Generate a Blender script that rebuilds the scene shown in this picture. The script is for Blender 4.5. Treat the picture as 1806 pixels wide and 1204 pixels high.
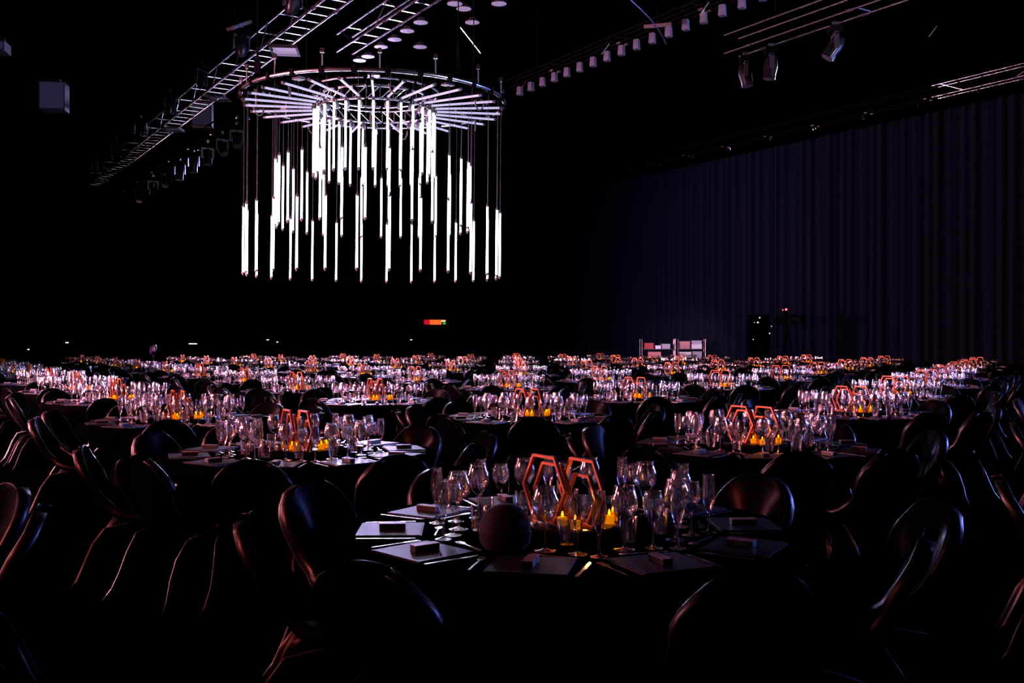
import bpy, bmesh, math, random
from mathutils import Vector, Matrix
S = bpy.context.scene
COL = S.collection
for o in list(bpy.data.objects): bpy.data.objects.remove(o)
PI = math.pi; R = math.radians
rng = random.Random(7)

# ------------------------------------------------------------------ camera, world, big lights, exposure
# World axes follow the hall: Y runs along its length, X across it. The camera looks 32 degrees off the long axis.
YAW = R(32.0); CS, SN = math.cos(YAW), math.sin(YAW)
H_EYE = 1.47; F_PX = 1756.0
def W(x, y, z=0.0):                      # metres right of / ahead of the camera -> hall axes
    return Vector((CS*x + SN*y, -SN*x + CS*y, z))
cam_d = bpy.data.cameras.new('camera'); cam = bpy.data.objects.new('camera', cam_d); COL.objects.link(cam)
cam.location = (0, 0, H_EYE); cam.rotation_euler = (R(90), 0, -YAW)
cam_d.sensor_width = 36; cam_d.lens = F_PX*36/1806; cam_d.clip_end = 300; cam_d.clip_start = .05
S.camera = cam
w = bpy.data.worlds.new('world'); S.world = w; w.use_nodes = True
w.node_tree.nodes['Background'].inputs[0].default_value = (0, 0, 0, 1)
w.node_tree.nodes['Background'].inputs[1].default_value = 0
S.view_settings.view_transform = 'Standard'; S.view_settings.look = 'None'
S.view_settings.exposure = 0.0; S.view_settings.gamma = 1.0; S.view_settings.use_curve_mapping = False
S.cycles.transparent_max_bounces = 24; S.cycles.max_bounces = 6; S.cycles.diffuse_bounces = 2
S.cycles.glossy_bounces = 3; S.cycles.caustics_reflective = False; S.cycles.caustics_refractive = False
S.cycles.sample_clamp_indirect = 4.0
TUBE_EMIT = 10.0
def spot(name, loc, target, color, watts, size=60, blend=.6, rad=.2):
    d = bpy.data.lights.new(name, 'SPOT'); d.color = color; d.energy = watts
    d.spot_size = R(size); d.spot_blend = blend; d.shadow_soft_size = rad
    o = bpy.data.objects.new(name, d); COL.objects.link(o); o.location = loc
    o.rotation_euler = (Vector(target)-Vector(loc)).to_track_quat('-Z', 'Y').to_euler()
    return o
# booms of stage wash lights at eye height and above: pink along the left side, blue along the right; violet ones are added fill at the right and far end
def boom(name, x, y, tx, ty, color, watts, size, heights=(1.7, 2.7, 4.0), rad=.22, blend=.7):
    for h in heights: spot(name, W(x, y, h), W(tx, ty, .85), color, watts, size, blend, rad)
boom('wash_light_pink', -11, 8.5, 2, 12, (1, .28, .36), 3000, 100, blend=1.0)
boom('wash_light_pink', -13, 11, -4, 16, (1, .32, .50), 5500, 84)
boom('wash_light_pink', -25, 24, -4, 25, (1, .40, .64), 9500, 100)
boom('wash_light_pink', -18, 38, 3, 33, (1, .46, .70), 8000, 90)  # extra boom, added to brighten the far glasses and trolleys
boom('wash_light_blue', 21, 17, 3, 9, (.16, .22, 1), 5600, 90)
boom('added_fill_violet', -7, 45, -3, 20, (.56, .44, 1), 8500, 60, (3.0, 8.5))  # added to make up for the chandelier's weak light on the tables
boom('added_fill_violet', 22, 30, 4, 18, (.54, .42, 1), 5500, 90)  # added to put more highlights on the glasses
spot('wash_light_red', W(-9, 1.5, 4.0), W(-2.5, 6.5, .6), (1, .14, .12), 2200, 60, .8, .25)
spot('added_rig_fill_lavender', W(15, 8, 3.6), W(-4, 20, 7.4), (.86, .80, 1), 5000, 62, .7, .3)  # added fill that brightens the trusses and hanging boxes
spot('added_truss_fill_lavender', W(12.6, 35, 10.2), W(6.0, 18, 8.6), (.86, .82, 1), 22000, 20, .6, .3)  # added so the upper right truss pipes catch highlights
spot('curtain_light_blue', W(-3, 30, 10.5), W(8.5, 45, 4.5), (.34, .36, 1), 4300, 62, 1.0, .4)
spot('added_trolley_fill', W(7, 40.5, 3.6), W(7.3, 44, 1.2), (1, .70, .85), 520, 70, .7, .1)  # added to brighten the boxes on the trolleys

# ------------------------------------------------------------------ materials
def mat(name, col, rough=.5, metal=0., spec=.5, emit=None, estr=0., var=0., scale=30., coat=0.):
    m = bpy.data.materials.new(name); m.use_nodes = True; nt = m.node_tree
    b = nt.nodes['Principled BSDF']
    b.inputs['Base Color'].default_value = (*col, 1); b.inputs['Roughness'].default_value = rough
    b.inputs['Metallic'].default_value = metal; b.inputs['Specular IOR Level'].default_value = spec
    b.inputs['Coat Weight'].default_value = coat
    if emit:
        b.inputs['Emission Color'].default_value = (*emit, 1); b.inputs['Emission Strength'].default_value = estr
    if var:
        tc = nt.nodes.new('ShaderNodeTexCoord'); n = nt.nodes.new('ShaderNodeTexNoise'); n.inputs['Scale'].default_value = scale
        nt.links.new(tc.outputs['Object'], n.inputs['Vector'])
        r = nt.nodes.new('ShaderNodeMapRange'); r.inputs[3].default_value = 1-var; r.inputs[4].default_value = 1+var
        nt.links.new(n.outputs['Fac'], r.inputs[0])
        mx = nt.nodes.new('ShaderNodeVectorMath'); mx.operation = 'SCALE'; mx.inputs[0].default_value = col
        nt.links.new(r.outputs[0], mx.inputs['Scale']); nt.links.new(mx.outputs[0], b.inputs['Base Color'])
    return m
def glass(name, tint=(1, 1, 1), rough=.085, f0=.32, fmul=.62, gl=(1, 1, 1)):
    m = bpy.data.materials.new(name); m.use_nodes = True; nt = m.node_tree; nt.nodes.clear()
    o = nt.nodes.new('ShaderNodeOutputMaterial'); mx = nt.nodes.new('ShaderNodeMixShader')
    t = nt.nodes.new('ShaderNodeBsdfTransparent'); t.inputs[0].default_value = (*tint, 1)
    g = nt.nodes.new('ShaderNodeBsdfGlossy'); g.inputs['Roughness'].default_value = rough; g.inputs['Color'].default_value = (*gl, 1)
    lw = nt.nodes.new('ShaderNodeLayerWeight'); lw.inputs['Blend'].default_value = .5
    p = nt.nodes.new('ShaderNodeMath'); p.operation = 'POWER'; p.inputs[1].default_value = 3.0
    a = nt.nodes.new('ShaderNodeMath'); a.operation = 'MULTIPLY_ADD'; a.inputs[1].default_value = fmul; a.inputs[2].default_value = f0
    nt.links.new(lw.outputs['Facing'], p.inputs[0]); nt.links.new(p.outputs[0], a.inputs[0])
    nt.links.new(a.outputs[0], mx.inputs[0]); nt.links.new(t.outputs[0], mx.inputs[1]); nt.links.new(g.outputs[0], mx.inputs[2])
    nt.links.new(mx.outputs[0], o.inputs[0]); return m
def satin(name, col, rough, f0, fmul):
    m = glass(name, (1, 1, 1), rough, f0, fmul); nt = m.node_tree
    t = next(n for n in nt.nodes if n.type == 'BSDF_TRANSPARENT'); mx = next(n for n in nt.nodes if n.type == 'MIX_SHADER')
    d = nt.nodes.new('ShaderNodeBsdfDiffuse'); d.inputs[0].default_value = (*col, 1); nt.links.new(d.outputs[0], mx.inputs[1]); nt.nodes.remove(t)
    next(n for n in nt.nodes if n.type == 'MATH' and n.operation == 'POWER').inputs[1].default_value = 8.0
    return m
M = dict(
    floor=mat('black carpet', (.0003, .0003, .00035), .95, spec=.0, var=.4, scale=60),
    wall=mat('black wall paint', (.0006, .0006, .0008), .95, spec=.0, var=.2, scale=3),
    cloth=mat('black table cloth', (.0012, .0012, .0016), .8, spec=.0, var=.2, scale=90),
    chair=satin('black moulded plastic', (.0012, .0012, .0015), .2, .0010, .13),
    rim=satin('flange with boosted sheen', (.0015, .0015, .002), .36, .04, .34),  # same plastic, reflectance raised so the chair rims show highlights
    paper=mat('grey card', (.010, .010, .020), .46, spec=.34, var=.06, scale=60),
    boxdark=mat('black card', (.01, .01, .012), .5),
    boxlid=mat('pale card', (.28, .275, .31), .4, var=.05, scale=60),
    steel=mat('polished steel', (.75, .75, .78), .2, 1.0),
    copper=mat('copper metal', (.52, .14, .05), .42, .6, var=.08, scale=40),
    tray=mat('black gloss tray', (.006, .006, .007), .12, spec=.5),
    alu=mat('aluminium tube', (.72, .71, .76), .26, 1.0, var=.1, scale=20),
    aludark=mat('dark aluminium', (.10, .095, .12), .4, .8, var=.2, scale=15),
    black=mat('black metal', (.005, .005, .006), .7, 0, .0, var=.2, scale=20),
    grey=mat('grey casing', (.035, .034, .04), .5, var=.15, scale=20),
    lens=mat('lamp lens', (.10, .10, .13), .1, .2, coat=.5),
    offtube=mat('dim tube diffuser', (.07, .065, .085), .35, emit=(.62, .56, .90), estr=.9),
    tube=mat('lit tube diffuser', (.8, .8, .8), .4, emit=(.80, .78, 1.0), estr=TUBE_EMIT),
    wire=mat('steel wire', (.05, .05, .06), .5, .3),
    cap=mat('tube end cap', (.03, .03, .035), .4),
    curtain=mat('charcoal velvet drape', (.006, .0075, .015), .95, spec=.0, var=.25, scale=4),
    napkin=mat('charcoal linen', (.022, .022, .029), .8, spec=.2, var=.15, scale=120),
    flame=mat('candle flame', (1, .6, .1), .5, emit=(1, .62, .04), estr=9),
    wax=mat('candle wax', (.8, .45, .12), .6, emit=(1, .46, .01), estr=.7),
    red=mat('red box', (.45, .06, .07), .5, var=.1), pinkbox=mat('pink box', (.55, .25, .26), .5, var=.1),
    white=mat('white box', (.85, .82, .88), .5, var=.05),
    glass=glass('clear glass'), amber=glass('amber glass', (1, .80, .22), .1, .05, .5, (1, .7, .3)),
    foot=glass('clear thick glass', (.97, .97, .97), .10, .32, .62),
    ledred=mat('red lamp', (.5, 0, 0), .5, emit=(1, .03, .06), estr=12), ledwhite=mat('white lamp', (.5, .5, .5), .5, emit=(.9, .95, 1), estr=2),
    ledorange=mat('orange display', (.5, .1, 0), .5, emit=(1, .10, .015), estr=1.6), ledcrim=mat('crimson display', (.4, 0, .02), .5, emit=(.6, .004, .02), estr=1.0),
    ledgreen=mat('green display', (0, .4, .05), .5, emit=(.05, .5, .08), estr=1.0), ledyellow=mat('yellow display', (.5, .4, .2), .5, emit=(1, .75, .3), estr=1.0),
    screen=mat('dark sign face', (.02, .018, .024), .3), ink=mat('white print', (.75, .75, .75), .5),
    pinkglass=glass('pink tinted glass', (.9, .72, .82), .15, .10, .6, (1, .75, .9)),
    liquid=mat('white panel', (.42, .40, .5), .35, var=.05),
)
M['panel'] = mat('diffuser with added glow', (.4, .38, .5), .35, emit=(.60, .56, .92), estr=.3)  # emission added to lift the lamp faces to their brightness
M['casing'] = mat('black fixture casing', (.008, .008, .01), .3, spec=.35)
M['chip'] = mat('pale house lamp', (.13, .15, .24), .5, var=.2, scale=9)

# ------------------------------------------------------------------ mesh helpers
class MB:
    def __init__(s): s.v = []; s.f = []; s.mi = []; s.m = 0
    def add(s, vs, fs):
        b = len(s.v); s.v += [tuple(v) for v in vs]
        s.f += [tuple(b+i for i in f) for f in fs]; s.mi += [s.m]*len(fs); return s
    def box(s, c, d, rz=0., tilt=None, taper=1.0):
        mt = Matrix.Rotation(rz, 3, 'Z')
        if tilt is not None: mt = mt @ tilt
        vs = []
        for z in (-.5, .5):
            k = taper if z > 0 else 1.
            for x, y in ((-.5, -.5), (.5, -.5), (.5, .5), (-.5, .5)):
                vs.append(Vector(c) + mt @ Vector((x*d[0]*k, y*d[1]*k, z*d[2])))
        return s.add(vs, [(3, 2, 1, 0), (4, 5, 6, 7), (0, 1, 5, 4), (1, 2, 6, 5), (2, 3, 7, 6), (3, 0, 4, 7)])
    def tube(s, a, b, r, n=8, r2=None, caps=True):
        a, b = Vector(a), Vector(b); d = (b-a).normalized()
        u = d.orthogonal().normalized(); q = d.cross(u); r2 = r if r2 is None else r2
        vs = [p + (u*math.cos(2*PI*k/n) + q*math.sin(2*PI*k/n))*rr for p, rr in ((a, r), (b, r2)) for k in range(n)]
        fs = [(k, (k+1) % n, n+(k+1) % n, n+k) for k in range(n)]
        if caps: fs += [tuple(range(n-1, -1, -1)), tuple(range(n, 2*n))]
        return s.add(vs, fs)
    def path(s, pts, r, n=8, closed=False):
        pts = [Vector(p) for p in pts]; L = len(pts); vs = []
        for i, p in enumerate(pts):
            t = (pts[(i+1) % L]-pts[i-1]) if closed or 0 < i < L-1 else (pts[1]-pts[0] if i == 0 else pts[-1]-pts[-2])
            t.normalize(); up = Vector((0, 0, 1)) if abs(t.z) < .9 else Vector((1, 0, 0))
            u = t.cross(up).normalized(); q = u.cross(t)
            vs += [p + (u*math.cos(2*PI*k/n)+q*math.sin(2*PI*k/n))*r for k in range(n)]
        fs = []
        for i in range(L if closed else L-1):
            j = (i+1) % L
            fs += [(i*n+k, i*n+(k+1) % n, j*n+(k+1) % n, j*n+k) for k in range(n)]
        if not closed: fs += [tuple(range(n-1, -1, -1)), tuple(range((L-1)*n, L*n))]
        return s.add(vs, fs)
    def lathe(s, prof, n=20, c=(0, 0, 0), a0=0., sweep=2*PI):
        c = Vector(c); vs = []; rows = []; full = abs(sweep-2*PI) < 1e-6
        for r, z in prof:
            if r < 1e-6: rows.append([len(vs)]); vs.append(c+Vector((0, 0, z)))
            else:
                rows.append(list(range(len(vs), len(vs)+n)))
                vs += [c+Vector((r*math.cos(a0+2*PI*k/n), r*math.sin(a0+2*PI*k/n), z)) for k in range(n)]
        fs = []
        for A, B in zip(rows, rows[1:]):
            for k in range(n):
                a, b = A[k % len(A)], A[(k+1) % len(A)]; d, e = B[k % len(B)], B[(k+1) % len(B)]
                f = [a, b, e, d]; g = []
                for i in f:
                    if i not in g: g.append(i)
                if len(g) > 2: fs.append(tuple(g))
        return s.add(vs, fs)
    def mesh(s, name, mats, smooth=False, solid=0., weld=False):
        me = bpy.data.meshes.new(name); me.from_pydata(s.v, [], s.f)
        for m in (mats if isinstance(mats, (list, tuple)) else [mats]): me.materials.append(m)
        me.polygons.foreach_set('material_index', s.mi)
        bm = bmesh.new(); bm.from_mesh(me)
        if solid: 
            bmesh.ops.recalc_face_normals(bm, faces=bm.faces[:]); bmesh.ops.solidify(bm, geom=bm.faces[:], thickness=solid)
        bmesh.ops.recalc_face_normals(bm, faces=bm.faces[:]); bm.to_mesh(me); bm.free()
        if smooth:
            me.polygons.foreach_set('use_smooth', [True]*len(me.polygons))
            if smooth != 'round': me.set_sharp_from_angle(angle=R(50))
        me.update(); return me
def link(name, data, parent=None, loc=(0, 0, 0), rz=0.):
    o = bpy.data.objects.new(name, data); COL.objects.link(o); o.parent = parent
    o.location = loc; o.rotation_euler = (0, 0, rz); return o
def tag(o, label, cat, group=None, kind=None):
    o['label'] = label; o['category'] = cat
    if group: o['group'] = group
    if kind: o['kind'] = kind
    return o
def thing(name, loc, rz, label, cat, group=None): return tag(link(name, None, None, loc, rz), label, cat, group)
def struct(name, me, loc=(0, 0, 0)):
    o = link(name, me, None, loc); o['kind'] = 'structure'; return o
HOUR = ['twelve', 'one', 'two', 'three', 'four', 'five', 'six', 'seven', 'eight', 'nine', 'ten', 'eleven']
ORD = ['zeroth', 'first', 'second', 'third', 'fourth', 'fifth', 'sixth', 'seventh', 'eighth', 'ninth', 'tenth', 'eleventh', 'twelfth', 'thirteenth', 'fourteenth', 'fifteenth', 'sixteenth']
def nth(n): return ORD[n] if n < len(ORD) else '%dth' % n

# ------------------------------------------------------------------ hall shell
X0, X1, Y0, Y1, ZC = -8.0, 40.0, -14.0, 64.0, 13.0
def slab(name, c, d, m): return struct(name, MB().box((0, 0, 0), d).mesh(name, m), c)
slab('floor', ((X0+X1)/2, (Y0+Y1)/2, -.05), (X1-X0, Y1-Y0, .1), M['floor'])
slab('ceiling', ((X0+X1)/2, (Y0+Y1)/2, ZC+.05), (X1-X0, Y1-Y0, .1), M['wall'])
slab('wall_left', (X0-.1, (Y0+Y1)/2, ZC/2), (.2, Y1-Y0, ZC), M['wall'])
slab('wall_right', (X1+.1, (Y0+Y1)/2, ZC/2), (.2, Y1-Y0, ZC), M['wall'])
slab('wall_back', ((X0+X1)/2, Y1+.1, ZC/2), (X1-X0, .2, ZC), M['wall'])
slab('wall_front', ((X0+X1)/2, Y0-.1, ZC/2), (X1-X0, .2, ZC), M['wall'])

# ------------------------------------------------------------------ drapes along the right side
CX, CZ, PW = 31.4, 9.6, 3.2
n_pan = 15
for k in range(n_pan):
    y0 = 4.0 + k*PW; mb = MB(); n = 96; vs = []; rr = random.Random(100+k)
    ph = [rr.uniform(0, 6.28) for _ in range(3)]
    for zi in range(5):
        z = .03 + (CZ-.03)*zi/4
        for i in range(n+1):
            t = i/n*PW
            am = .10*(1-.25*zi/4)
            x = am*math.sin(t*2*PI/.46+ph[0]) + .05*math.sin(t*2*PI/1.3+ph[1]) + .02*math.sin(t*2*PI/.2+ph[2]+zi*.3)
            vs.append((x, t-PW/2+.012, z))
    fs = [(a*(n+1)+i, a*(n+1)+i+1, (a+1)*(n+1)+i+1, (a+1)*(n+1)+i) for a in range(4) for i in range(n)]
    me = mb.add(vs, fs).mesh('drape', M['curtain'], True, .006)
    tag(link('drape', me, None, (CX, y0+PW/2, 0)), 'tall charcoal drape panel with vertical folds, %s panel along the right wall' % nth(k+1), 'curtain', 'drapes along the right wall')

# ------------------------------------------------------------------ trusses
def truss(name, x0, z0, wd, ht, ya, yb, label, step=.55, mats=None, diag=True, r=.022, top=True):
    mm = mats or M['alu']; yc = (ya+yb)/2
    t = thing(name, (x0+wd/2, yc, z0), 0, label, 'truss', 'lighting trusses under the hall ceiling')
    ch = MB().tube((0, ya-yc, 0), (0, yb-yc, 0), r, 8).mesh('chord', mm, True)
    for dx in (-wd/2, wd/2):
        for dz in ((0, ht) if top else (0,)): link('chord', ch, t, (dx, 0, dz))
    rg = MB().tube((-wd/2, 0, 0), (wd/2, 0, 0), r*.62, 6).mesh('rung', mm, True)
    dg = MB().tube((0, 0, 0), (0, step, ht), r*.55, 6).mesh('brace', mm, True)
    dg2 = MB().tube((0, 0, ht), (0, step, 0), r*.55, 6).mesh('brace', mm, True)
    n = int((yb-ya)/step)
    for i in range(n):
        y = ya-yc+i*step
        link('rung', rg, t, (0, y, 0))
        if top and i % 3 == 0: link('rung', rg, t, (0, y+step/2, ht))
        if diag and top:
            for dx in ((-wd/2,) if i % 4 < 2 else ()): link('brace', dg if i % 2 == 0 else dg2, t, (dx, y, 0))
    cp = MB().tube((0, -.06, 0), (0, .06, 0), r*1.7, 8).mesh('coupler', M['aludark'], True)
    for i in range(int((yb-ya)/2.5)+1):
        for dx in (-wd/2, wd/2): link('coupler', cp, t, (dx, ya-yc+.06+i*2.5, 0))
    hg = MB()
    for k in range(max(2, int((yb-ya)/6))):
        y = ya-yc+1.2+k*(yb-ya-2.4)/max(1, int((yb-ya)/6)-1)
        l = link('hoist_chain', MB().tube((0, 0, ht), (0, 0, ZC-z0-.01), .008, 5).mesh('hoist_chain', M['black']), t, (0, y, 0))
    return t
TZ = H_EYE+6.0
truss('lighting_truss', 6.46, TZ, .42, .42, 12.0, 41.5, 'long silver box truss with ladder rungs, left of the tube chandelier', step=.45)
truss('lighting_truss', 7.85, TZ, .34, .36, 12.0, 19.4, 'short silver box truss above the chandelier, between long truss and round lamps')
truss('lighting_truss', 7.75, TZ-.1, .3, .3, 26.0, 42.0, 'dark box truss carrying the hanging moving head lights, far left', mats=M['black'])
truss('lighting_truss', 14.75, TZ, .42, .38, 9.5, 15.25, 'silver four-pipe truss at the upper right', step=2.4, diag=False, r=.02)
truss('lighting_truss', 13.0, TZ+.28, .2, .2, 9.0, 21.0, 'thin dark truss carrying the row of small house lamps', step=.6, mats=M['black'], r=.018)
truss('lighting_truss', 30.7, CZ+.35, .35, .4, 6.0, 21.6, 'silver box truss above the near drapes at the upper right edge', step=.9, r=.024)
truss('lighting_truss', 30.7, CZ+.35, .35, .4, 21.8, 52.0, 'long truss running on above the far drapes, its darkness painted in black', step=1.4, mats=M['black'], r=.024)  # same truss run as the silver one; black stands in for missing light

# ------------------------------------------------------------------ rig fixtures
def px(x, y, d):                          # a place in the hall, d metres ahead of the camera
    return W((x-903)/F_PX*d, d, H_EYE+(602-y)/F_PX*d)
# moving heads
mh_base = MB().box((0, 0, -.06), (.34, .22, .12)).mesh('base', M['black'])
yk = MB(); yk.m = 0
yk.box((0, 0, -.15), (.36, .07, .05)); yk.box((-.165, 0, -.29), (.03, .08, .28)); yk.box((.165, 0, -.29), (.03, .08, .28))
mh_yoke = yk.mesh('yoke', M['aludark'])
mh_head = MB().lathe([(0, .2), (.08, .2), (.12, .12), (.135, 0), (.12, -.16), (.125, -.26), (0, -.26)], 16).mesh('lamp_head', M['casing'], True)
mh_lens = MB().lathe([(0, -.275), (.07, -.272), (.11, -.262)], 16).mesh('lens', M['lens'], True)
mh_clamp = MB().box((0, 0, .05), (.06, .1, .1)).mesh('clamp', M['alu'])
def moving_head(loc, rz, tilt, label, roll=0.):
    t = thing('moving_head_light', loc, rz, label, 'stage light', 'moving head lights hanging from the trusses')
    link('base', mh_base, t); link('yoke', mh_yoke, t); link('clamp', mh_clamp, t)
    h = link('lamp_head', mh_head, t, (0, 0, -.36)); h.rotation_euler = (tilt, roll, 0); link('lens', mh_lens, h)
for k, y in enumerate((26.6, 28.0, 29.5, 31.1, 32.8, 34.6, 36.6, 38.8)):
    moving_head((7.9, y, TZ-.2), rng.uniform(-.6, .6), rng.uniform(-.7, .7), 'grey moving head light hanging under the dark truss, %s in line from the chandelier' % nth(k+1))
for k, y in enumerate((17.2, 20.3, 23.4, 26.5, 30.0, 33.5, 37.0)):
    moving_head((6.12, y, TZ+.42), rng.uniform(-.6, .6), PI+rng.uniform(-.5, .5), 'dark moving head light beside the long silver truss, %s from its near end' % nth(k+1))
for k, (y, tl) in enumerate(((14.9, -.2), (14.2, .15), (12.6, .6))):
    moving_head((15.0, y, TZ-.12), .9, tl, 'slim moving head light under the upper right four-pipe truss, %s from its far end' % nth(k+1))
# row of small house lamps
hl = MB(); hl.box((0, 0, -.12), (.13, .12, .20), taper=.85)
hl_body = hl.mesh('lamp_body', M['chip']); hl_lens = MB().lathe([(0, 0), (.05, .003)], 10, (0, 0, -.224)).mesh('lens', M['lens'])
hl_hook = MB().tube((0, 0, 0), (0, 0, -.03), .02, 6).mesh('hook', M['black'])
for k in range(23):
    t = thing('house_lamp', (13.1, 9.6+k*.5, TZ+.26), .5+rng.uniform(-.12, .12), 'small pale boxy house lamp on thin dark truss, %s from the far end' % nth(23-k), 'lamp', 'row of small house lamps')
    link('lamp_body', hl_body, t); link('lens', hl_lens, t); link('hook', hl_hook, t)
# flat round downlights over the chandelier
rd_b = MB().lathe([(0, .09), (.05, .09), (.075, .05), (.125, .03), (.135, 0), (.128, 0)], 20).mesh('housing', M['grey'], True)
rd_f = MB().lathe([(0, -.004), (.128, 0)], 20).mesh('diffuser', M['panel'])
rd_d = MB()
for i in range(3):
    for j in range(6+i*5): rd_d.lathe([(.0, -.008), (.011, -.006)], 5, (math.cos(2*PI*j/(6+i*5))*(.035+.035*i), math.sin(2*PI*j/(6+i*5))*(.035+.035*i), 0))
rd_d = rd_d.mesh('lamp_dots', M['black'])
rd_h = MB().tube((0, 0, .08), (0, 0, 4.0), .006, 5).mesh('cord', M['black'])
for k, (x, y) in enumerate(((634, 107), (649, 100), (672, 83), (696, 70), (718, 55), (802, 7), (818, 16), (880, 7), (742, 40), (833, 40), (741, 83))):
    p = px(x, y, 5.75*F_PX/(602-y))
    t = thing('round_downlight', p, rng.uniform(0, 3), 'flat round downlight with dotted face hung above the chandelier, %s from the left' % nth(sorted((634, 649, 672, 696, 718, 802, 818, 880, 742, 833, 741)).index(x)+1), 'lamp', 'round downlights above the chandelier')
    link('housing', rd_b, t); link('diffuser', rd_f, t)
    dd = link('lamp_dots', rd_d, t)
    dd['kind'] = 'stuff'
    t2 = link('cord', MB().tube((0, 0, .08), (0, 0, ZC-p.z-.01), .006, 5).mesh('cord', M['black']), t)
# flat flood panels
def flood(x, y, d, sx, sy, rz, label, tilt=0.):
    p = px(x, y, d); t = thing('flood_panel', p, rz, label, 'stage light', 'flat flood panels on the rig')
    t.rotation_euler = (tilt, 0, rz)
    fr = MB()
    for s in (-1, 1):
        fr.box((s*sx/2, 0, 0), (.022, sy+.022, .06)); fr.box((0, s*sy/2, 0), (sx-.022, .022, .06))
    link('frame', fr.mesh('frame', M['alu']), t); link('diffuser', MB().box((0, 0, .01), (sx-.08, sy-.08, .02)).mesh('diffuser', M['panel' if 'bright' in label else 'liquid']), t)
    link('hanger', MB().tube((0, 0, .02), (0, 0, .35), .012, 6).mesh('hanger', M['black']), t)
flood(502, 89, 18.6, .50, .55, -YAW+.1, 'bright flat flood panel with metal frame beside the long truss')
flood(385, 173, 24.5, .5, .5, -YAW, 'dim flat flood panel under the long truss')
flood(305, 228, 28.0, .46, .5, -YAW, 'small pinkish flood panel low on the long truss')
flood(422, 45, 19.0, .16, .5, -YAW-.6, 'narrow slanted flood panel hung left of the long truss', .5)
flood(1160, 45, 19, .5, .08, -YAW-.3, 'thin bar light above the row of house lamps', .2)
# hanging loudspeakers
def speaker(x, y, d, wd, ht, label):
    p = px(x, y, d); t = thing('hanging_speaker', p, -YAW+.15, label, 'loudspeaker', 'loudspeakers hung under the ceiling')
    link('cabinet', MB().box((0, .2, 0), (wd, .4, ht)).mesh('cabinet', M['grey']), t)
    link('grille', MB().box((0, -.01, 0), (wd-.06, .02, ht-.06)).mesh('grille', mat('speaker grille', (.16, .13, .24), .7, var=.5, scale=80)), t)
    b = MB().box((0, .2, ht/2+.05), (wd*.5, .1, .1)); link('bracket', b.mesh('bracket', M['alu']), t)
    link('hoist_chain', MB().tube((0, .2, ht/2+.1), (0, .2, ZC-p.z-.01), .01, 5).mesh('hoist_chain', M['black']), t)
speaker(91, 168, 24, .6, .68, 'violet-grey hanging speaker box high at the far left')
speaker(355, 200, 30, .6, .72, 'dim violet-grey hanging speaker box behind the long truss')
speaker(-2, 80, 20, .2, .2, 'small hanging speaker at the left edge of the hall')
# cables and little fittings catching light
def cable(pts, r, label):
    tag(link('cable', MB().path(pts, r, 6).mesh('cable', M['alu'], True)), label, 'cable', 'cables in the rig')
cable([px(1112+t*62+8*math.sin(t*3), t*78, 17.5+t*1.5) for t in [i/10 for i in range(11)]], .012, 'pale slack cable hanging above the house lamp row')
cable([px(812+t*36, 48+t*46, 17.5) for t in [i/6 for i in range(7)]], .012, 'pale cable sloping down right of the round downlights')
pipe_m = MB().tube((0, 0, -.13), (0, 0, .13), .018, 6).mesh('hanger_rod', M['alu'])
for k, (x, y, d) in enumerate(((1242, 15, 17.6), (1068, 86, 20.5), (923, 150, 24), (1462, 92, 19.5), (1645, 55, 20), (1530, 198, 33))):
    t = tag(link('hanger_rod', pipe_m, None, px(x, y, d)), 'short pale hanger rod glinting in the dark upper right, %s from the left' % nth(sorted((1242, 1068, 923, 1462, 1645, 1530)).index(x)+1), 'rod', 'glinting hanger rods')
    t.rotation_euler = (.4, .5, 0)
sh = MB().path([(math.cos(a)*.05, 0, math.sin(a)*.06) for a in [i*2*PI/10 for i in range(10)]], .016, 6, True).mesh('shackle', M['alu'], True)
for k in range(13):
    tag(link('shackle', sh, None, (30.6, 15.2+k*2.3, CZ+.1+.06), .7+k), 'tiny steel shackle glinting above the drapes, %s from the right' % nth(k+1), 'shackle', 'shackles above the drapes')

# ------------------------------------------------------------------ tube chandelier
CH = W(-2.11, 15.3, 0); TOP = 5.03; NT = 28
ch = thing('tube_chandelier', (CH.x, CH.y, TOP), -YAW, 'round chandelier of glowing white tubes hanging in three rings under a wheel of dim tubes', 'chandelier')
ch.rotation_euler = (R(.9), R(.5), -YAW)
def pol(r, a, z): return (r*math.sin(a), -r*math.cos(a), z)       # a = 0 faces the camera
STEP = 2*PI/NT
# outer ring of pipe lengths with couplers
for k in range(NT):
    a0, a1 = k*STEP+.02, (k+1)*STEP-.02
    link('ring_segment', MB().path([pol(1.99, a0+(a1-a0)*i/4, .11) for i in range(5)], .03, 8).mesh('ring_segment', M['alu'], True), ch)
    link('ring_coupler', MB().box(pol(1.99, k*STEP, .11), (.05, .09, .1), k*STEP).mesh('ring_coupler', M['black']), ch)
# inner ring truss: three hoops with posts and braces
for r_, z_ in ((.88, .16), (.98, .26), (.88, -.02), (.78, .2)):
    for k in range(8):
        a0, a1 = k*PI/4+.03, (k+1)*PI/4-.03
        link('hoop_segment', MB().path([pol(r_, a0+(a1-a0)*i/6, z_) for i in range(7)], .016, 6).mesh('hoop_segment', M['alu'], True), ch)
for k in range(NT):
    a = k*STEP
    link('hoop_post', MB().tube(pol(.88, a, -.02), pol(.88, a, .16), .009, 6).mesh('hoop_post', M['alu']), ch)
    link('hoop_brace', MB().tube(pol(.88, a, -.02), pol(.88, a+STEP, .16), .008, 6).mesh('hoop_brace', M['alu']), ch)
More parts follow.
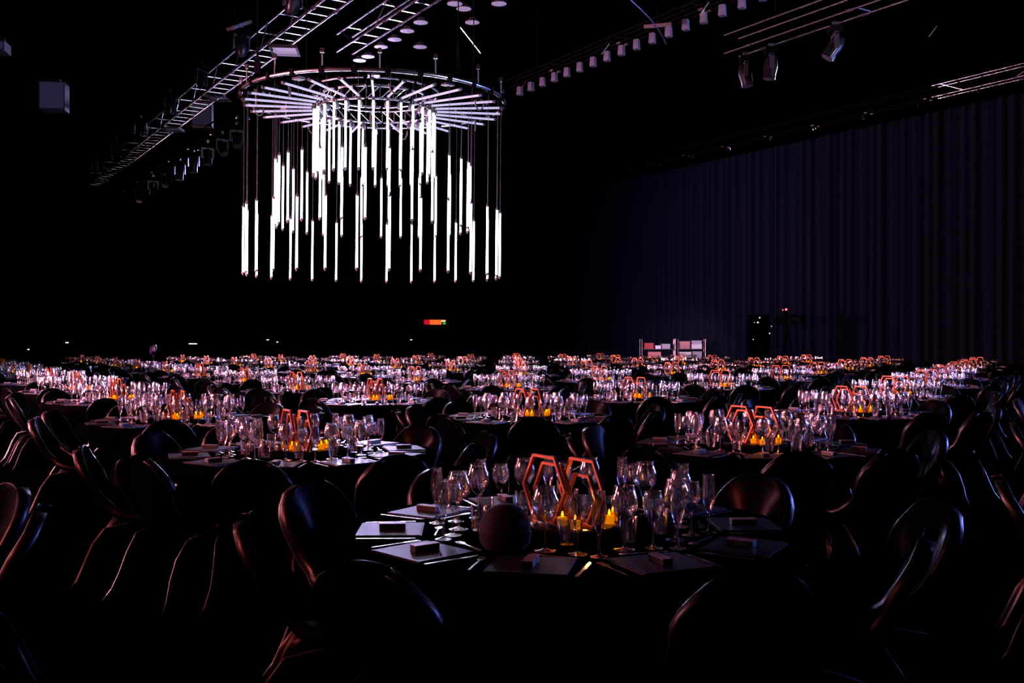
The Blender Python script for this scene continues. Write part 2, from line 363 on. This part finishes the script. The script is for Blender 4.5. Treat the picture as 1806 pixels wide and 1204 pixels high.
# radial dim tubes, their sockets, spokes of dark pipe
rt = MB().tube((0, -.955, 0), (0, -1.93, 0), .0165, 10).mesh('dim_tube', M['offtube'], True)
rc = MB().tube((0, -.02, 0), (0, .02, 0), .023, 8).mesh('end_cap', M['cap'])
ry = MB().box((0, 0, .05), (.03, .05, .06)).mesh('tube_clamp', M['black'])
sp = MB().tube((0, -.8, .1), (0, -1.99, .11), .012, 6).mesh('spoke', M['black'])
for k in range(NT):
    a = (k+.53)*STEP
    o = link('dim_tube', rt, ch, (0, 0, 0), a); o['label'] = 'dim lavender radial tube'
    for yy in (-.935, -1.95): link('end_cap', rc, o, (0, yy, 0))
    for yy in (-1.2, -1.7): link('tube_clamp', ry, o, (0, yy, 0))
for k in range(12): link('spoke', sp, ch, (0, 0, 0), k*PI/6+.1)
# lit pendant tubes in three tiers
pt = MB().tube((0, 0, -.025), (0, 0, -.985), .0145, 10).mesh('lit_tube', M['tube'], True)
pc = MB().lathe([(0, .05), (.004, .05), (.012, .0), (.022, 0), (.022, -.025), (0, -.025)], 8).mesh('top_cap', M['cap'])
pb = MB().lathe([(0, -.985), (.022, -.985), (.022, -1.01), (.01, -1.012), (.01, -1.03), (0, -1.03)], 8).mesh('end_cap', M['cap'])
for rad, zt, off, nn in ((.92, -.04, .53, 28), (1.48, -.82, .25, 28), (1.94, -1.55, .1, 28)):
    wi = MB().tube((0, 0, .05), (0, 0, -zt+.1), .0022, 5).mesh('suspension_wire', M['wire'])
    for k in range(nn):
        a = (k+off)*STEP
        o = link('lit_tube', pt, ch, pol(rad, a, zt)); link('top_cap', pc, o); link('end_cap', pb, o); link('suspension_wire', wi, o)
        o.rotation_euler = (R(-.9), R(-.5)+R(.5), 0)
# clamps, motors, lenses and chains above the ring
mt = MB().box((0, 0, .2), (.08, .09, .22), taper=.8); mt.tube((0, 0, .31), (0, 0, .45), .02, 6); mt = mt.mesh('hoist_motor', M['black'])
ck = MB().tube((0, 0, 0), (0, 0, .22), .011, 6); ck.box((0, 0, .24), (.05, .05, .06)); ck = ck.mesh('clamp_rod', M['alu'])
for k in range(16): link('clamp_rod', ck, ch, pol(1.99, k*PI/8+.17, .13))
bx = MB().box((0, 0, .03), (.16, .12, .03)).mesh('driver_box', M['alu'])
for k in range(9): link('driver_box', bx, ch, pol(1.62, k*2*PI/9+.13, .1), k*2*PI/9)
lp = MB().path([(.09*math.cos(a), 0, -.12+.13*math.sin(a)) for a in [PI+i*PI/8 for i in range(9)]], .012, 6).mesh('cable_loop', M['grey'], True)
for k in range(7): link('cable_loop', lp, ch, pol(1.75, k*2*PI/7+.3, .12), k*.8)
bl = MB().lathe([(0, -.06), (.03, -.05), (.04, 0), (.02, .05), (0, .06)], 8).mesh('cable_plug', M['lens'], True)
for k in range(NT): link('cable_plug', bl, ch, pol(.86, (k+.53)*STEP, -.09))
for k in range(4):
    q = pol(1.99, k*PI/2+.75, .12)
    link('hoist_motor', mt, ch, q)
    link('hoist_chain', MB().tube((q[0], q[1], .55), (q[0], q[1], ZC-TOP-.15), .009, 5).mesh('hoist_chain', M['black']), ch)

# ------------------------------------------------------------------ tables
SEEN = {(0, 0): (.23, 3.95), (1, 1): (1.72, 7.05), (2, 2): (3.50, 10.2), (3, 3): (5.1, 13.2), (0, 2): (.18, 9.66), (1, 3): (1.60, 12.75), (2, 4): (3.35, 15.9), (1, 5): (1.66, 18.5),
        (0, 4): (-.05, 15.7), (-1, 1): (-1.41, 6.64), (-2, 2): (-3.08, 9.3), (-1, 3): (-1.66, 12.3), (-2, 4): (-3.2, 14.9), (-1, 5): (-1.75, 18.3), (-3, 3): (-4.85, 12.3)}
def lat(i, j): return SEEN.get((i, j), (.2+1.66*i, 3.9+.2*i+2.92*j))
TAB = []
for j in range(0, 16):
    row = []
    for i in range(-16, 17):
        if (i+j) % 2: continue
        x, y = lat(i, j); p = W(x, y)
        if y < 2.5 or p.x > 29.2 or p.x < X0+2 or p.y > 38.5 or y > 41: continue
        if any((p-W((q-903)/F_PX*38.5, 38.5)).length < 2.1 for q in (1338, 1387)): continue
        row.append((x, y, i, j))
    row.sort()
    vis = [r for r in row if abs(r[0])-1.0 < .5143*r[1]]
    for r in row: TAB.append(dict(x=r[0], y=r[1], i=r[2], j=r[3], vis=r in vis, k=vis.index(r)+1 if r in vis else 0, n=len(vis)))
TAB.sort(key=lambda t: t['y'])
rowno = {}
for t in TAB:
    if t['vis']: rowno.setdefault(t['j'], len(rowno)+1)
VIS = [t for t in TAB if t['vis']]
for n, t in enumerate(VIS):
    t['idx'] = n
    if t['j'] == 0: t['ph'] = 'the nearest table'
    elif t['n'] == 1: t['ph'] = 'the only table in %s row' % nth(rowno[t['j']])
    else: t['ph'] = '%s table from left in %s row' % (nth(t['k']), nth(rowno[t['j']]))
    t['off'] = {(0, 0): 4, (-1, 1): 18, (1, 1): 10, (-2, 2): 30}.get((t['i'], t['j']), rng.uniform(0, 36))
TH = .73
tt = MB().lathe([(0, 0), (.6, 0), (.895, 0), (.904, -.006), (.905, -.03)], 56).mesh('cloth_top', M['cloth'], True)
sk = MB(); ns = 56; vs = []
for r_, z, am in ((.905, -.03, .0), (.885, -.10, .004), (.72, -.20, .010), (.55, -.33, .014), (.50, -.58, .016), (.50, -.725, .02)):
    for k in range(ns): 
        q = r_+am*math.sin(k*2*PI/ns*14); vs.append((q*math.cos(2*PI*k/ns), q*math.sin(2*PI*k/ns), z))
sk = sk.add(vs, [(a*ns+k, a*ns+(k+1) % ns, (a+1)*ns+(k+1) % ns, (a+1)*ns+k) for a in range(5) for k in range(ns)]).mesh('cloth_skirt', M['cloth'], True)
for t in VIS:
    p = W(t['x'], t['y'], TH)
    o = thing('banquet_table', p, 0, 'round black-clothed banquet table, ' + (t['ph'].replace(' table', '') + (' counting from camera' if t['j'] else ' one to camera')), 'table', 'round banquet tables')
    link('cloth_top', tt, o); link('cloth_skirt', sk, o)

# ------------------------------------------------------------------ chairs (one moulded shell each)
ROWS = [(-.275, .838, .08, .006, -.012), (-.272, .828, .13, .012, -.03), (-.266, .80, .172, .02, -.04), (-.258, .755, .198, .035, -.035), (-.243, .69, .208, .05, -.02),
        (-.22, .60, .198, .06, .0), (-.192, .525, .188, .072, .01), (-.155, .465, .192, .08, .035), (-.10, .425, .208, .05, .05), (-.02, .408, .228, .02, .045),
        (.08, .41, .238, .0, .03), (.18, .425, .238, -.01, .0), (.245, .428, .232, -.06, -.012), (.283, .41, .222, -.22, -.02), (.29, .36, .208, -.38, .0),
        (.268, .26, .200, -.43, .0), (.252, .15, .205, -.46, .0), (.256, .06, .225, -.50, .0), (.266, .004, .245, -.55, .0)]
def chair_mesh(nu, rows, thick, flange=False):
    """one shell swept from the top of the back over the seat to the foot; its long edges turn over into a flange"""
    vs = []; n = len(rows); fl = ((.010, .006), (.018, .022), (.018, .052)) if flange else ()
    for r, (yc, z, w_, dy, dz) in enumerate(rows):
        a, b = rows[max(r-1, 0)], rows[min(r+1, n-1)]
        t = Vector((b[0]+b[3]-a[0]-a[3], b[1]+b[4]-a[1]-a[4])); t.normalize(); f = Vector((t.y, -t.x))
        if r > 12: f = Vector((-.7, 0))
        if r < 2: f = Vector((-1, -.2))
        line = []
        for i in range(nu+1):
            s = -1+2*i/nu; e = abs(s)**2.2
            line.append((w_*s, yc+dy*e, z+dz*e))
        for o, q in fl: line.append((w_+o, yc+dy+f.x*q, max(.001, z+dz+f.y*q)))
        for o, q in fl: line.insert(0, (-w_-o, yc+dy+f.x*q, max(.001, z+dz+f.y*q)))
        vs += line
    m = nu+1+2*len(fl); mb = MB()
    q = [(a*m+i, a*m+i+1, (a+1)*m+i+1, (a+1)*m+i) for a in range(n-1) for i in range(m-1)]
    mb.add(vs, q)
    if flange: mb.mi = [1 if (k % (m-1)) < 3 or (k % (m-1)) >= m-4 else 0 for k in range(len(q))]
    return mb.mesh('moulded_chair', [M['chair'], M['rim']], 'round', thick)
CHM = chair_mesh(12, ROWS, .007, True)
CHL = chair_mesh(4, ROWS[::2]+[ROWS[-1]], 0)
PLACED = {(0, 0, 5): (-.70, 3.73, 6), (-1, 1, 5): (-2.36, 6.17, 14), (-2, 2, 5): (-3.77, 8.52, 12.5)}
chairs = []
for t in TAB:
    off = t.get('off', 11.0)
    for k in range(10):
        a = off+36*k; ca, rb = a+rng.uniform(-5, 5), .97+rng.uniform(-.03, .10)
        if (t['i'], t['j']) == (0, 0):
            if k == 6: ca, rb = 238, .98
            if k == 0: ca, rb = 2, 1.2
        x, y = t['x']+rb*math.cos(R(ca)), t['y']+rb*math.sin(R(ca))
        ac = ca+180+rng.uniform(-6, 6)
        if (t['i'], t['j'], k) in PLACED: x, y, ac = PLACED[(t['i'], t['j'], k)]
        if y < 1.2 or abs(x)-.35 > .5143*y: continue
        if any(math.hypot(x-cx, y-cy) < .5 for cx, cy, *_ in chairs[-400:]): continue
        hr = HOUR[round((90-a)/30) % 12]
        chairs.append((x, y, ac, t, hr))
chairs.sort(key=lambda c: c[1])
def crot(ac): return R(ac)-YAW-PI/2              # the chair's +y turned to camera-space angle ac
far_ch = MB()
cverts = [v.co.copy() for v in CHL.vertices]; cfaces = [tuple(p.vertices) for p in CHL.polygons]
for n, (x, y, ac, t, hr) in enumerate(chairs):
    if n < 300:
        ph = t.get('ph', 'the table cut off by %s edge, %s row' % ('left' if t['x'] < 0 else 'right', nth(t['j']+1)))
        tag(link('moulded_chair', CHM, None, W(x, y, 0), crot(ac)), 'black moulded chair at %s o\'clock of %s' % (hr, ph), 'chair', 'black moulded chairs around the tables')
    else:
        mt_ = Matrix.Translation(W(x, y, 0)) @ Matrix.Rotation(crot(ac), 4, 'Z')
        far_ch.add([mt_ @ v for v in cverts], cfaces)
if far_ch.v:
    tag(link('far_chair_rows', far_ch.mesh('far_chair_rows', M['chair'], True)), 'mass of small black chairs around the farthest tables', 'chairs', None, 'stuff')

# ------------------------------------------------------------------ place settings
def glass_mesh(parts, n):                        # parts: bowl, stem, foot profiles
    return [MB().lathe(p, n).mesh(nm, M[mm], True) for nm, p, mm in parts]
def wine(h, rb, rr, sh, rf):
    bowl = [(.0, sh), (.012, sh+.004), (rb*.62, sh+.02), (rb*.92, sh+.043), (rb, sh+.068), (rb*.97, sh+.09), (rr+(rb-rr)*.3, h-.02), (rr, h-.002), (rr+.0011, h), (rr, h+.0012), (rr-.0014, h), (rr+(rb-rr)*.3-.002, h-.02), (rb*.96, sh+.07), (rb*.6, sh+.026)]
    stem = [(.0085, .006), (.0048, .02), (.0038, sh*.6), (.005, sh-.006), (.010, sh+.002)]
    foot = [(0, .0), (rf, .0), (rf, .0018), (rf*.5, .0045), (.008, .009), (0, .010)]
    return [('bowl', bowl, 'glass'), ('stem', stem, 'foot'), ('foot', foot, 'foot')]
def low(parts, n=9):                             # one cheap mesh
    mb = MB()
    for i, (nm, p, mm) in enumerate(parts):
        mb.m = i if i < 2 else 1
        pp = p[:8] if nm == 'bowl' else p
        mb.lathe(pp, n)
    return mb
RED = wine(.228, .047, .034, .098, .038); WHI = wine(.205, .039, .029, .095, .034)
FLU = wine(.225, .026, .021, .085, .031)
TUM = [('bowl', [(0, .007), (.026, .007), (.030, .03), (.0335, .098), (.035, .10), (.0345, .098), (.031, .03), (.027, .0), (0, .0)], 'foot')]
KINDS = dict(red=('red_wine_glass', 'large tulip wine glass', RED, 'tulip wine glasses on the tables'), white=('white_wine_glass', 'smaller slim wine glass', WHI, 'slim wine glasses on the tables'),
             flu=('champagne_flute', 'narrow champagne flute', FLU, 'champagne flutes on the tables'),
             tum=('water_tumbler', 'low clear water tumbler', TUM, 'water tumblers on the tables'))
GM = {}
for k, (nm, lb, pr, gr) in KINDS.items():
    GM[k] = dict(parts=glass_mesh(pr, 24), one=low(pr, 14).mesh(nm, [M['glass'], M['foot']] if len(pr) > 1 else M['foot'], True), far=low([(a, b[::1] if len(b) < 7 else b, c) for a, b, c in pr], 7))
GM['red']['names'] = GM['white']['names'] = GM['flu']['names'] = ['bowl', 'stem', 'foot']; GM['tum']['names'] = ['bowl']
# cutlery
def flat(pts, z0, z1, mb):                       # extruded outline
    n = len(pts); mb.add([(x, y, z0) for x, y in pts]+[(x, y, z1) for x, y in pts], [tuple(range(n-1, -1, -1)), tuple(range(n, 2*n))]+[(k, (k+1) % n, n+(k+1) % n, n+k) for k in range(n)])
fk = MB(); flat([(-.004, -.1), (.004, -.1), (.003, .03), (.011, .05), (.011, .062), (-.011, .062), (-.011, .05), (-.003, .03)], 0, .003, fk)
for i in range(4): fk.box((-.0095+i*.0063, .082, .002), (.003, .042, .002))
FORK = fk.mesh('fork', M['steel'])
kn = MB(); flat([(-.006, -.11), (.006, -.11), (.006, -.01), (.009, 0), (.009, .09), (0, .115), (-.004, .1), (-.005, 0)], 0, .004, kn); KNIFE = kn.mesh('table_knife', M['steel'])
sn = MB(); flat([(-.004, -.09), (.004, -.09), (.003, .03), (.012, .05), (.016, .07), (.012, .09), (0, .098), (-.012, .09), (-.016, .07), (-.012, .05), (-.003, .03)], 0, .004, sn); SPOON = sn.mesh('dessert_spoon', M['steel'], True)
nk = MB(); nk.box((0, 0, .0025), (.27, .25, .005)); nk.box((.004, -.003, .0062), (.262, .244, .0024)); NAPK = nk.mesh('folded_napkin', M['paper'])
gb = MB().box((0, 0, .0095), (.036, .10, .019)); gb.m = 1; gb.box((0, 0, .0205), (.037, .101, .003)); GBOX = gb.mesh('gift_box', [M['boxdark'], M['boxlid']])
SIMPLE = [('folded_napkin', NAPK, (0, .70), 'grey square napkin', 'napkin', 'folded napkins at the seats', .0004, 0.),
          ('gift_box', GBOX, (0, .70), 'slim black favour box', 'box', 'favour boxes on the napkins', .0082, 0.),
          ('fork', FORK, (.176, .71), 'steel fork', 'fork', 'forks at the seats', .0004, 0.),
          ('table_knife', KNIFE, (-.172, .71), 'steel table knife', 'knife', 'table knives at the seats', .0004, 0.),
          ('dessert_spoon', SPOON, (-.04, .535), 'steel dessert spoon', 'spoon', 'dessert spoons at the seats', .0004, 1.45)]
GPOS = dict(red=(.0, .445), white=(-.112, .47), flu=(-.193, .505), tum=(-.06, .355))
far = {k: MB() for k in list(KINDS)+[s[0] for s in SIMPLE]}
SIMD = {s[0]: ([v.co.copy() for v in s[1].vertices], [tuple(p.vertices) for p in s[1].polygons]) for s in SIMPLE}
for t in VIS:
    for k in range(10):
        a = R(t['off']+36*k)                     # camera-space angle of the seat
        aw = a-YAW; hr = HOUR[round((90-math.degrees(a))/30) % 12]
        base = W(t['x'], t['y'], TH); dr = Vector((math.cos(aw), math.sin(aw), 0)); dt = Vector((-math.sin(aw), math.cos(aw), 0))
        rz = aw+PI/2                             # local +y points to the table centre
        jr = lambda s: rng.uniform(-s, s)
        seat = 'at %s o\'clock of %s' % (hr, t['ph'])
        for nm, me, (tx, tr), lb, cat, grp, dz, rot in SIMPLE:
            p = base+dr*(tr+(jr(.01) if nm != 'gift_box' else 0))+dt*(-tx+(jr(.012) if nm not in ('gift_box', 'folded_napkin') else 0)); p.z += dz
            if t['idx'] < 30: tag(link(nm, me, None, p, rz+rot+jr(.06)), lb+' '+seat, cat, grp)
            elif nm in ('folded_napkin', 'table_knife', 'gift_box'):
                m4 = Matrix.Translation(p) @ Matrix.Rotation(rz+rot, 4, 'Z'); vv, ff = SIMD[nm]
                far[nm].add([m4 @ v for v in vv], ff)
        for kd, (tx, tr) in GPOS.items():
            nm, lb, pr, grp = KINDS[kd]
            p = base+dr*(tr+jr(.008))+dt*(-tx+jr(.008)); p.z += .0005
            if t['idx'] == 0 and (p-W(t['x']-.255, t['y']-.37, TH)).length < .15: continue
            if t['idx'] < 30:
                if t['idx'] < 6 and kd != 'tum':
                    o = thing(nm, p, jr(3), lb+' '+seat, 'glass', grp)
                    for pn, pm in zip(GM[kd]['names'], GM[kd]['parts']): link(pn, pm, o)
                else: tag(link(nm, GM[kd]['one'], None, p, jr(3)), lb+' '+seat, 'glass', grp)
            else:
                f = GM[kd]['far']; b = far[kd]; n0 = len(b.v)
                b.v += [(v[0]+p.x, v[1]+p.y, v[2]+p.z) for v in f.v]; b.f += [tuple(n0+i for i in q) for q in f.f]; b.mi += f.mi
for k, b in far.items():
    if not b.v: continue
    if k in KINDS: nm, mm, lb = 'far_'+KINDS[k][0]+'_rows', ([M['glass'], M['foot']] if k != 'tum' else M['foot']), 'mass of '+KINDS[k][1]+'s on the farthest tables'
    else: nm, mm, lb = 'far_'+k+'_rows', dict(folded_napkin=M['paper'], table_knife=M['steel'], gift_box=M['boxlid'])[k], 'mass of %s pieces on the farthest tables' % k.replace('_', ' ')
    tag(link(nm, b.mesh(nm, mm, True)), lb, 'tableware', None, 'stuff')

# ------------------------------------------------------------------ centrepieces: tray, copper hexagon frames, amber votives, bud vase
def hex_mesh(height):
    Rr = height/math.sqrt(3); mb = MB(); vs = []
    ri = Rr-.012
    for r_, y in ((Rr, -.008), (Rr, .008), (ri, .008), (ri, -.008)):
        for k in range(6): vs.append((r_*math.cos(PI/3*k), y, height/2+r_*math.sin(PI/3*k)))
    fs = []
    for a in range(4):
        b = (a+1) % 4
        fs += [(a*6+k, a*6+(k+1) % 6, b*6+(k+1) % 6, b*6+k) for k in range(6)]
    return mb.add(vs, fs).mesh('hexagon_frame', M['copper'])
HEX = [('tallest copper hexagon frame at rear left', hex_mesh(.258), (-.10, .05)), ('copper hexagon frame at front left', hex_mesh(.228), (-.068, .042)),
       ('copper hexagon frame at right', hex_mesh(.262), (.042, -.10)), ('smallest copper hexagon frame in front', hex_mesh(.185), (.05, .03))]
tr_m = MB().lathe([(0, 0), (.22, 0), (.225, .004), (.225, .02), (.22, .024), (0, .024)], 40).mesh('centre_tray', M['tray'], True)
v_cup = MB().lathe([(0, .004), (.026, .004), (.0275, .06), (.0295, .062), (.029, .06), (.028, .0), (0, 0)], 16).mesh('amber_cup', M['amber'], True)
v_wax = MB().lathe([(0, .005), (.019, .005), (.0195, .036), (0, .036)], 14).mesh('candle_wax', M['wax'], True)
v_fl = MB().lathe([(0, .037), (.004, .042), (.0045, .047), (.003, .053), (0, .060)], 8).mesh('flame', M['flame'], True)
bv = MB().lathe([(0, 0), (.03, 0), (.034, .01), (.034, .05), (.026, .07), (.011, .085), (.01, .11), (.013, .116)], 16).mesh('bud_vase', M['foot'], True)
PLANE = R(118.5)                                # the frames stand along the hall
lampd = bpy.data.lights.new('candle_light', 'POINT'); lampd.color = (1, .5, .16); lampd.energy = .2; lampd.shadow_soft_size = .012
for t in VIS:
    base = W(t['x'], t['y'], TH+.0005); ja = rng.uniform(-.07, .07)
    tag(link('centre_tray', tr_m, None, base), 'round black gloss tray centred on ' + t['ph'], 'tray', 'centre trays on the tables')
    for lb, me, (dx, dy) in HEX:
        p = base+W(dx, dy, .0248)
        tag(link('hexagon_frame', me, None, p, PLANE-YAW+ja+rng.uniform(-.05, .05)), lb + ' of ' + t['ph'], 'frame', 'copper hexagon frames on the trays')
    for n, (dx, dy) in enumerate(((-.035, -.10), (.01, -.17), (.15, -.06), (.17, .005))[:4 if t['idx'] < 14 else 3]):
        p = base+W(dx, dy, .0248)
        o = thing('votive_candle', p, 0, 'lit amber votive, %s from left, %s' % (nth(n+1), t['ph']), 'candle', 'amber votives on the trays')
        link('amber_cup', v_cup, o); link('candle_wax', v_wax, o); link('flame', v_fl, o)
    for n, (dx, dy) in enumerate(((-.125, -.075), (.12, .10))):
        tag(link('bud_vase', bv, None, base+W(dx, dy, .0248)), 'clear bud vase %s on tray of %s' % (('at left', 'at right')[n], t['ph']), 'vase', 'bud vases on the trays')
    l = link('candle_light', lampd, None, base+W(.07, -.05, .13))

# ------------------------------------------------------------------ single things on and beyond the tables
T1 = VIS[0]
q = W(T1['x']-.255, T1['y']-.37, TH+.0006)
bc = thing('bread_cosy', q, -YAW, 'domed charcoal cloth bread cosy on near side of nearest table', 'basket')
link('basket', MB().lathe([(0, 0), (.075, 0), (.09, .02), (.095, .055), (.09, .055), (0, .05)], 28).mesh('basket', M['napkin'], True), bc)
link('dome_cover', MB().lathe([(.093, .056), (.091, .085), (.08, .115), (.058, .14), (.03, .153), (0, .157)], 28).mesh('dome_cover', M['napkin'], True), bc)
link('seam', MB().path([(.094*math.cos(a), .094*math.sin(a), .056) for a in [i*2*PI/28 for i in range(28)]], .003, 6, True).mesh('seam', M['napkin'], True), bc)

tv = min(VIS, key=lambda t: abs(t['i']+5)+abs(t['j']-7))
vy = tv['y']-.05; q = W((270.5-903)/F_PX*vy, vy, TH+.0006)
va = thing('stemmed_vase', q, 0, 'tall stemmed vase with pinkish tulip bowl rising above the far left tables', 'vase')
link('bowl', MB().lathe([(0, .40), (.03, .41), (.065, .45), (.08, .52), (.075, .60), (.062, .66), (.06, .66), (.072, .60), (.076, .52)], 20).mesh('bowl', M['pinkglass'], True), va)
link('stem', MB().lathe([(.012, .01), (.008, .1), (.008, .35), (.02, .40)], 12).mesh('stem', M['pinkglass'], True), va)
link('foot', MB().lathe([(0, 0), (.045, 0), (.045, .004), (.015, .015), (0, .015)], 20).mesh('foot', M['pinkglass'], True), va)

# tented sign card with white print at the left
ts = min(VIS, key=lambda t: abs(t['i']+5)+abs(t['j']-5))
q = W((72-903)/F_PX*16.6, 16.6, TH+.0006)
sg = thing('sign_card', q, -YAW+.15, 'dark tented sign card with white printed lines on a far left table', 'sign')
tl = Matrix.Rotation(R(-14), 3, 'X')
link('front_panel', MB().box((0, -.03, .085), (.24, .006, .17), 0, tl).mesh('front_panel', M['screen']), sg)
link('back_panel', MB().box((0, .03, .085), (.24, .006, .17), 0, Matrix.Rotation(R(14), 3, 'X')).mesh('back_panel', M['screen']), sg)
pr = MB()
for n, (x0, wd, z) in enumerate(((-.005, .022, .125), (.03, .022, .125), (.0, .09, .100), (-.008, .06, .083), (-.012, .085, .066))):
    pr.box((x0, -.0365+(z-.085)*.25+.0012, z), (wd, .004, .011), 0, tl)
link('printed_lines', pr.mesh('printed_lines', M['ink']), sg)

# service trolleys at the back
def shelf_trolley(x, d, wd, rz, label, items):
    p = W((x-903)/F_PX*d, d, 0); t = thing('shelf_trolley', p, -YAW+rz, label, 'trolley', 'shelf trolleys at the back')
    for sx in (-1, 1):
        for sy in (-1, 1):
            link('post', MB().tube((sx*wd/2, sy*.25, .12), (sx*wd/2, sy*.25, 1.58), .016, 6).mesh('post', M['alu'], True), t)
            link('caster', MB().tube((sx*wd/2-.02, sy*.25, .06), (sx*wd/2+.02, sy*.25, .06), .06, 10).mesh('caster', M['black']), t)
    for z in (.3, .75, 1.13): link('shelf', MB().box((0, 0, z), (wd, .5, .03)).mesh('shelf', M['alu']), t)
    for n, (nm, x0, w_, z, h, m, lb, cat) in enumerate(items):
        off = Matrix.Rotation(-YAW+rz, 3, 'Z') @ Vector((x0, -.02, 0))
        b = MB().box((0, 0, h*.45), (w_, .36, h*.9)); b.box((0, 0, h*.95), (w_+.02, .38, h*.1))
        tag(link(nm, b.mesh(nm, M[m]), None, (p.x+off.x, p.y+off.y, z+.0155), -YAW+rz), lb, cat, 'boxes on the shelf trolleys')
shelf_trolley(1162, 44, 1.6, .06, 'low shelf trolley with red and white boxes, left of the pair at the back', [
    ('storage_box', -.45, .34, 1.13, .26, 'red', 'red box on upper shelf of the left trolley', 'box'), ('storage_box', -.07, .24, 1.13, .15, 'white', 'white box beside red box on left trolley', 'box'),
    ('storage_box', .28, .36, 1.13, .22, 'liquid', 'lavender box at right end of left trolley', 'box'), ('storage_box', -.2, .5, .75, .25, 'pinkbox', 'pink box on lower shelf of the left trolley', 'box')])
shelf_trolley(1216, 44.5, 1.35, -.05, 'shelf trolley stacked with pink and white boxes, right of the pair', [
    ('storage_box', -.22, .42, 1.13, .33, 'pinkbox', 'pink box on upper shelf of the right trolley', 'box'), ('storage_box', .3, .44, 1.13, .2, 'white', 'white box on upper shelf of the right trolley', 'box'),
    ('storage_box', .3, .42, 1.335, .16, 'liquid', 'lavender box stacked on white box of right trolley', 'box'), ('storage_box', -.2, .5, .75, .24, 'white', 'white box on lower left shelf of right trolley', 'box'),
    ('storage_box', .32, .4, .75, .26, 'liquid', 'lavender box on lower right shelf of right trolley', 'box')])

# camera position with tally lights in front of the drapes
p = W((1387-903)/F_PX*38.5, 38.5, 0)
ct = thing('video_camera', p, -YAW+PI+.5, 'dark broadcast camera on tripod with red tally lamp before the drapes', 'camera')
for k in range(3):
    a = k*2*PI/3; link('leg', MB().tube((.45*math.cos(a), .45*math.sin(a), .0), (.08*math.cos(a), .08*math.sin(a), 1.75), .03, 8).mesh('leg', M['black']), ct)
link('column', MB().tube((0, 0, 1.5), (0, 0, 2.1), .07, 10).mesh('column', M['black']), ct)
link('camera_body', MB().box((0, 0, 2.32), (.32, .8, .4)).mesh('camera_body', M['black']), ct)
link('lens', MB().tube((0, .4, 2.32), (0, .85, 2.32), .12, 14).mesh('lens', M['black'], True), ct)
link('viewfinder', MB().box((-.1, -.25, 2.6), (.26, .2, .16)).mesh('viewfinder', M['black']), ct)
def bulb(par, loc, r, m, nm): link(nm, MB().lathe([(0, -r), (r*.7, -r*.7), (r, 0), (r*.7, r*.7), (0, r)], 8, loc).mesh(nm, M[m], True), par)
bulb(ct, (-.32, -.35, 2.72), .045, 'ledred', 'tally_lamp'); bulb(ct, (-.18, -.38, 2.70), .022, 'ledred', 'tally_lamp')
for q in ((-.55, -.3, 2.5), (-.5, -.35, 2.25), (-.62, -.3, 2.28)): bulb(ct, q, .018, 'ledred', 'status_lamp')
link('handle_bar', MB().tube((-.15, -.3, 2.25), (-.7, -.4, 2.3), .02, 6).mesh('handle_bar', M['grey']), ct)
p = W((1338-903)/F_PX*38.5, 38.5, 0)
rk = thing('equipment_rack', p, -YAW, 'tall dark equipment rack with small white lamps before the drapes', 'rack')
link('cabinet', MB().box((0, 0, 1.25), (.7, .7, 2.5)).mesh('cabinet', M['wall']), rk)
link('shelf', MB().box((.3, -.45, 1.3), (.9, .4, .04)).mesh('shelf', M['black']), rk)
for q, r_ in (((-.05, -.37, 2.38), .025), ((-.12, -.37, 2.2), .03), ((-.25, -.37, 2.2), .012), ((.33, -.37, 1.78), .022), ((-.3, -.37, 1.55), .016), ((.4, -.37, 2.05), .015)): bulb(rk, q, r_, 'ledwhite', 'status_lamp')

# display on the back wall, wall lamps far away
def on_back(x, y):                        # a place on the far wall
    vx = (x-903)/F_PX; d = (Y1-.06)/(CS-SN*vx); return W(vx*d, d, H_EYE+(602-y)/F_PX*d)
p = on_back(767, 568)
ds = thing('led_display', p, 0, 'long glowing orange and red display sign with green end on back wall', 'sign')
link('housing', MB().box((0, .03, 0), (2.1, .05, .44)).mesh('housing', M['black']), ds)
for x0, wd, h, z, m in ((-.66, .42, .34, 0, 'ledcrim'), (.05, .94, .34, 0, 'ledorange'), (.70, .34, .13, .10, 'ledyellow'), (.76, .22, .14, -.08, 'ledgreen')):
    o = link('display_panel', MB().box((x0, 0, z), (wd, .02, h)).mesh('display_panel', M[m]), ds); o['label'] = m[3:]+' glowing panel'
for k, (x, y, wd) in enumerate(((340, 606, .5), (118, 604, .16), (50, 616, .1), (472, 599, .14), (489, 603, .1), (725, 599, .12), (891, 612, .14))):
    p = on_back(x, y); t = thing('wall_lamp', p, 0, 'tiny white wall lamp on the dark back wall, %s from the left' % nth(sorted((340, 118, 50, 472, 489, 725, 891)).index(x)+1), 'lamp', 'tiny lamps on the back wall')
    link('backplate', MB().box((0, .03, 0), (wd+.1, .05, .16)).mesh('backplate', M['black']), t)
    link('bulb', MB().box((0, -.02, 0), (wd, .05, .05)).mesh('bulb', M['ledwhite']), t)
